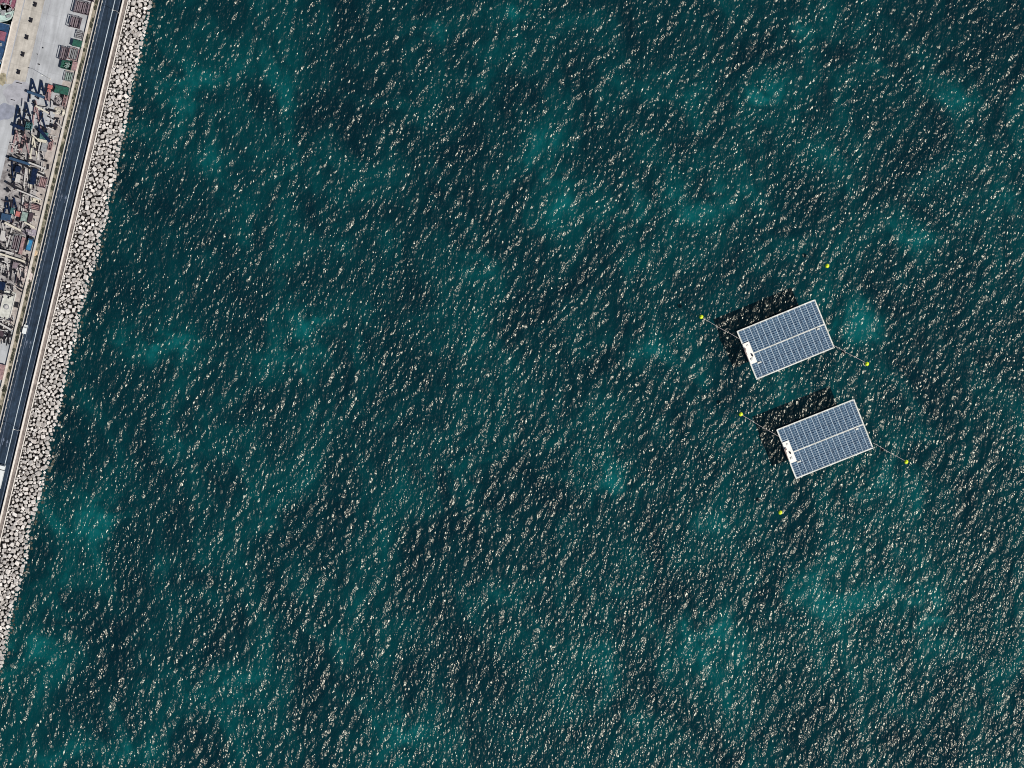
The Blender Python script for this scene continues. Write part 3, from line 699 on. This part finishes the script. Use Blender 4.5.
# bright blue container with its dark open end
def blue_box():
    t = yard('tarpaulin_container', 'bright blue tarpaulin-covered container beside the road wall', 'container', 30.2, 244, -2)
    MB().box((0, 0, 1.0), (2.5, 7.0, 1.9)).build('body', M_blue2, t)
    b = MB(); b.box((.1, -.6, 2.1), (2.1, 5.0, .3)); b.build('tarpaulin', M_sky, t, bevel=.1)
    b = MB(); b.box((-.75, .4, 2.3), (.6, 2.6, .15)); b.build('pale_cover', M_sage, t, bevel=.05)
    b = MB(); b.box((.1, 3.0, 2.12), (2.3, 1.0, .5)); b.build('dark_head', M_dark, t, bevel=.05)
blue_box()
pile(35, 253, 5, 6, .8, mat('sand', (.50, .38, .26), .95, var=.3), 'small sandy heap below the bright blue container', 5, 'sand_heap', 'sand heap')
pile(30, 232, 14, 7, .9, mat('mauve_scrap', (.30, .27, .33), .9, var=.4, scale=1), 'mauve grey scrap heap above the bright blue container', 6, 'scrap_heap', 'scrap heap')
pile(26, 275, 14, 18, .7, mat('dusty_rubble', (.46, .40, .39), .95, var=.3, scale=.7, bump=.8), 'dusty pinkish rubble between the lowest row and the boundary wall', 7)
# paved slab at the left edge, with a low curved kerb and round tank on it
sp = P(7, 306)
pl = thing('storage_slab', 'pale paved slab with a round tank standing on it at the left edge', 'slab', (sp.x, sp.y, ZL + .02), YAW)
MB().box((0, 0, .2), (6.2, 15, .36)).build('slab', mat('pale_slab', (.52, .53, .50), .85, var=.25, scale=.6, detail=9), pl, bevel=.1)
MB().tube((0, -.5, .39), (0, -.5, .9), 1.3, n=24).build('tank', M_grys, pl)
MB().tube((0, -.5, .9), (0, -.5, 1.0), .8, n=24).build('tank_lid', M_pale, pl)
for s_ in (-1, 1): MB().box((s_ * 2.8, 0, .55), (.25, 14, .3)).build('kerb', M_pale, pl)

# loose timbers, steel offcuts and added black shadow pieces between the frames: too many and too small to count
def litter():
    rr = random.Random(77); ms = [MB() for _ in range(3)]
    for i in range(560):
        py = rr.uniform(96, 345)
        lim = PX(-24, py); lo = 8 if py < 200 else 0
        if 296 < py < 318: continue
        px = rr.uniform(max(lo, lim - 44), lim - 1)
        p = P(px, py); L_ = rr.uniform(.8, 4.2)
        a = rr.choice((YAW, YAW + math.pi / 2, YAW + math.pi / 2 + .3, YAW - .25)) + rr.uniform(-.25, .25)
        k = rr.choice((0, 0, 0, 1, 1, 2)); zz = rr.uniform(.1, 1.6)  # black pieces are the most, added to deepen the shadows of the tangle
        ms[k].box((p.x, p.y, ZL + zz), (L_, rr.uniform(.3, 1.1) if k == 0 else rr.uniform(.2, .5), rr.uniform(.15, .5)), a)
    for m_, mt, nme in zip(ms, (M_dark, M_pale, M_dpur), ('shadow-black', 'pale', 'rusty')):
        tag(m_.build('steel_offcuts', mt), '%s steel offcuts and timbers strewn among the A-frames' % nme, 'scrap', kind='stuff')
litter()

# mooring bollards, lamps, masts
def bollard(px, py, label):
    t = yard('mooring_bollard', label, 'bollard', px, py, 0, 'double iron bollards along the quay apron')
    MB().box((0, 0, .06), (1.6, 2.3, .12)).build('base_plate', M_dark, t)
    for s_ in (-1, 1):
        b = MB(); b.tube((0, s_ * .65, .12), (0, s_ * .65, .85), .3, .36); b.tube((0, s_ * .65, .85), (0, s_ * .65, 1.0), .52); b.build('post', M_dark, t)
for i, (px, py) in enumerate(((35.2, 4.5), (31, 20.2), (26.8, 37.2), (22.9, 54.3), (18.6, 72))):
    bollard(px, py, ('first', 'second', 'third', 'fourth', 'fifth')[i] + ' black double bollard from the top of the photo along the beige quay apron')
def lamp(px, py, h, label, arm=(-1, 0)):
    p = P(px, py); t = thing('lamp_post', label, 'lamp post', (p.x, p.y, ZL), YAW)
    MB().tube((0, 0, 0), (0, 0, h), .14, .08).build('pole', M_rail, t)
    MB().bar((0, 0, h), (arm[0] * 1.6, arm[1] * 1.6, h + .3), .1).build('arm', M_rail, t)
    b = MB(); b.box((arm[0] * 1.9, arm[1] * 1.9, h + .3), (.9, .4, .2)); b.build('lamp_head', M_white, t, bevel=.04)
    MB().tube((0, 0, 0), (0, 0, .3), .35, .3).build('base', M_kerb, t)
lamp(50, 79, 11, 'tall yard lamp post on pale concrete above the red crane truck')
lamp(119.2, 13.5, 8, 'lamp post by the white parapet near the top of the photo')
lamp(20.8, 430, 8, 'lamp post by the white parapet near the left edge of the photo')

# small fittings on the concrete, and the yard lamp head's shadow as a dark block
for i, (px, py, lx, ly, lab) in enumerate(((19, 83, 6, .7, 'thin black steel bar on the round concrete patch'), (13, 100, 4, .6, 'short black steel bar at the foot of the round concrete patch'),
        (43, 47.8, .9, 1.4, 'small black bollard cap on the open concrete above the other two dots'), (37.5, 54.2, .8, .8, 'small black cap lying lower on the open concrete'), (39, 64.3, 2, 1, 'small dark block shaping the shadow of the yard lamp head on the open concrete'))):
    p = P(px, py); o = MB().box((0, 0, .2), (lx * S, ly * S, .4)).build('steel_bar' if lx > 3 else 'cap_and_shadow_block', M_dark, bevel=.05); o.location = (p.x, p.y, ZL); o.rotation_euler = (0, 0, YAW)
    tag(o, lab, 'steel bar' if lx > 3 else 'cap')
# stains and repaired areas of the yard surface
def blotch(name, px, py, rx, ry, m, z, seed):
    rr = random.Random(seed); c = P(px, py); n = 40; ph = [rr.uniform(0, 6.28) for _ in range(4)]
    pts = []
    for i in range(n):
        a = i / n * 2 * math.pi; k = 1 + .10 * math.sin(2 * a + ph[0]) + .07 * math.sin(5 * a + ph[1]) + .05 * math.sin(9 * a + ph[2])
        pts.append((c.x + rx * S * k * math.cos(a), c.y + ry * S * k * math.sin(a)))
    structure(MB().prism(pts, ZL, z).build(name, m))
blotch('concrete_patch', 18, 93, 13, 13, M_patch, ZL + .028, 1)
blotch('concrete_patch', 4, 112, 12, 8, mat('dark_patch', (.24, .26, .33), .9, var=.25, scale=.3), ZL + .034, 2)
blotch('weed_patch', 2.5, 79, 4, 7, mat('weedy_soil', (.30, .27, .19), .95, var=.5, scale=.6), ZL + .04, 3)
for o_ in (-90, -70, -64):
    structure(strip('crane_rail', o_ - .15, o_ + .25, ZL + .02, ZL + .05, M_patch, Y0, 84))

# shrubs on the verge
M_leaf = mat('shrub_leaves', (0.05, 0.055, 0.038), .8, var=.5, scale=1.5)
def shrub_mesh(seed):
    rr = random.Random(seed); b = bmesh.new()
    for _ in range(150):
        a = rr.uniform(0, 6.28); q = rr.random() ** .5; z = rr.random()
        c = Vector((math.cos(a) * q * .8, math.sin(a) * q * .8, .2 + z * .9 * (1 - q * q * .6)))
        m_ = Matrix.Translation(c) @ Matrix.Rotation(rr.uniform(0, 6.28), 4, 'Z') @ Matrix.Rotation(rr.uniform(-1, 1), 4, 'X')
        vs_ = [b.verts.new(m_ @ Vector(v)) for v in ((-.16, 0, 0), (0, -.1, 0), (.16, 0, 0), (0, .1, .04))]
        b.faces.new(vs_)
    me = bpy.data.meshes.new('shrub'); b.to_mesh(me); b.free(); me.materials.append(M_leaf); return me
SM = [shrub_mesh(i) for i in range(4)]
rr = random.Random(9)
for py in range(-4, 420, 3):
    if rr.random() < .35: continue
    px = PX(rr.uniform(-19, -16.8), py); p = P(px, py)
    if px < 0: continue
    o = bpy.data.objects.new('shrub', SM[rr.randrange(4)]); col.objects.link(o); o.location = (p.x, p.y, ZL + .05); s_ = rr.uniform(.6, 1.15); o.scale = (s_ * .9, s_ * 1.3, s_ * .7); o.rotation_euler = (0, 0, rr.uniform(-.4, .2))
    tag(o, 'low dry olive shrub growing on the verge between boundary wall and road', 'shrub', 'shrubs along the verge')
p = P(4.5, 389.5); o = bpy.data.objects.new('shrub', SM[0]); col.objects.link(o); o.location = (p.x, p.y, ZL + .05); o.scale = (1.7, 1.7, 1.6)
tag(o, 'large dark round shrub on the verge at the left edge of the photo', 'shrub')

# vehicles
M_van = mat('white_van_paint', (0.72, 0.76, 0.78), .35, var=.05)
def van(px, py, L_, W, H, label, name='white_van', cat='van', box_back=False):
    t = yard(name, label, cat, px, py)
    prof_ = [(-L_/2, .4), (-L_/2, H * .92), (-L_/2 + .25, H), (L_/2 - 1.7, H), (L_/2 - .95, H * .6), (L_/2 - .1, H * .48), (L_/2, .45)]
    if box_back: prof_ = [(L_/2 - 2.3, .5), (L_/2 - 2.3, H * .85), (L_/2 - .5, H * .85), (L_/2 - .1, H * .5), (L_/2, .5)]
    b = MB(); b.loft([[(-W / 2 * k, y, z) for y, z in prof_] for k in (1,)] + [[(W / 2, y, z) for y, z in prof_]]); b.build('body' if not box_back else 'cab', M_van, t, bevel=.07)
    g = MB(); yw = L_/2 - 1.33 if not box_back else L_/2 - .3
    g.bar((-W / 2 + .2, yw, H * .82 if not box_back else H * .7), (W / 2 - .2, yw, H * .82 if not box_back else H * .7), .08, .75)
    g.build('windscreen', M_glass, t)
    if box_back:
        b = MB(); b.box((0, -1.3, H / 2 + .5), (W + .1, L_ - 2.7, H - .5)); b.build('cargo_box', M_van, t, bevel=.05)
        MB().box((0, -.8, .55), (W * .7, L_ - 1, .3)).build('chassis', M_dark, t)
    for y in (L_/2 - 1.0, -L_/2 + 1.0):
        for s_ in (-1, 1): MB().tube((s_ * (W / 2 - .22), y, .36), (s_ * (W / 2 + .02), y, .36), .36, n=16).build('wheel', M_tyre, t)
    for s_ in (-1, 1): MB().box((s_ * (W / 2 - .3), L_/2 + .0, .75), (.35, .08, .2)).build('headlight', M_white, t)
van(25.3, 329.3, 4.6, 1.9, 1.9, 'small white van driving along the left lane of the road')
van(1.0, 476.5, 12, 2.6, 3.5, 'long white lorry on the road cut by the left edge of the photo', 'white_lorry', 'lorry', True)

# vessels moored in the inner basin
def vessel(px, py, L_, W, rz, hm, dm, label, cabin, seed=0, H=2.6):
    p = P(px, py, 2); t = thing('moored_boat', label, 'boat', (p.x, p.y, 0), R(rz)); rr = random.Random(seed)
    def ring_(z, k):
        pts = []
        for y, w_ in ((-.5, .78), (-.42, .95), (-.1, 1), (.2, .98), (.36, .8), (.45, .5), (.5, .12)):
            pts.append((y * L_ * (k if y > 0 else 1), w_ * W / 2 * k))
        return [Vector((w_, y, z)) for y, w_ in pts] + [Vector((-w_, y, z)) for y, w_ in pts[::-1]]
    MB().loft([ring_(-.8, .8), ring_(.6, .93), ring_(H, 1.0)]).build('hull', hm, t)
    MB().loft([ring_(H + .01, .93), ring_(H + .08, .93)]).build('deck', dm, t)
    b = MB(); b.box((0, -L_ * .22, H + 1.1), (W * .6, L_ * .2, 2.0)); c = b.build('cabin', cabin, t, bevel=.08)
    MB().box((0, -L_ * .22 + L_ * .1 + .04, H + 1.5), (W * .5, .06, .6)).build('window', M_glass, c)
    b = MB()
    for i in range(7):
        b.box((rr.uniform(-.3, .3) * W, rr.uniform(-.05, .38) * L_, H + .45), (rr.uniform(.5, 1.6), rr.uniform(.8, 2.4), rr.uniform(.3, .9)), rr.uniform(-.4, .4))
    b.build('deck_gear', M_grys, t)
    b = MB(); b.tube((0, 0, H), (0, 0, H + 5), .1); b.bar((0, 0, H + 1.5), (0, L_ * .25, H + 3.5), .12); b.build('mast', M_pale, t)
    b = MB(); rg = ring_(H + .75, .97)
    for i in range(len(rg)): b.bar(rg[i], rg[(i + 1) % len(rg)], .1)
    b.build('railing', M_white, t)
    return t
M_mint = mat('mint_paint', (.42, .56, .53), .6, var=.2, scale=.8)
M_deepb = mat('deep_blue_paint', (.012, .05, .13), .6, var=.4, scale=.7)
M_magenta = mat('magenta_tarpaulin', (.20, .07, .11), .7, var=.4, scale=.7)
vessel(9.0, 0, 14, 8.5, 167, M_dpur, M_magenta, 'boat with a magenta and pale deck, topmost of the moored boats at the quay', M_deepb, 1)
vessel(1.0, 13, 13, 9.0, -84, M_mint, M_mint, 'mint green boat with a rounded bow pointing at the quay', M_pale, 2)
vessel(-1.5, 46, 23, 8.5, 166, M_sky, M_deepb, 'blue boat moored alongside the quay below the mint green boat', M_magenta, 3)
f = P(PX(-97, 48), 48)
o = MB().box((0, 0, 0), (.6, 27, .6)).build('quay_fender', M_wall); o.location = (f.x - .3, f.y, ZL - .05); o.rotation_euler = (0, 0, YAW)
tag(o, 'long white fender strip on the quay edge beside the blue boat', 'fender')
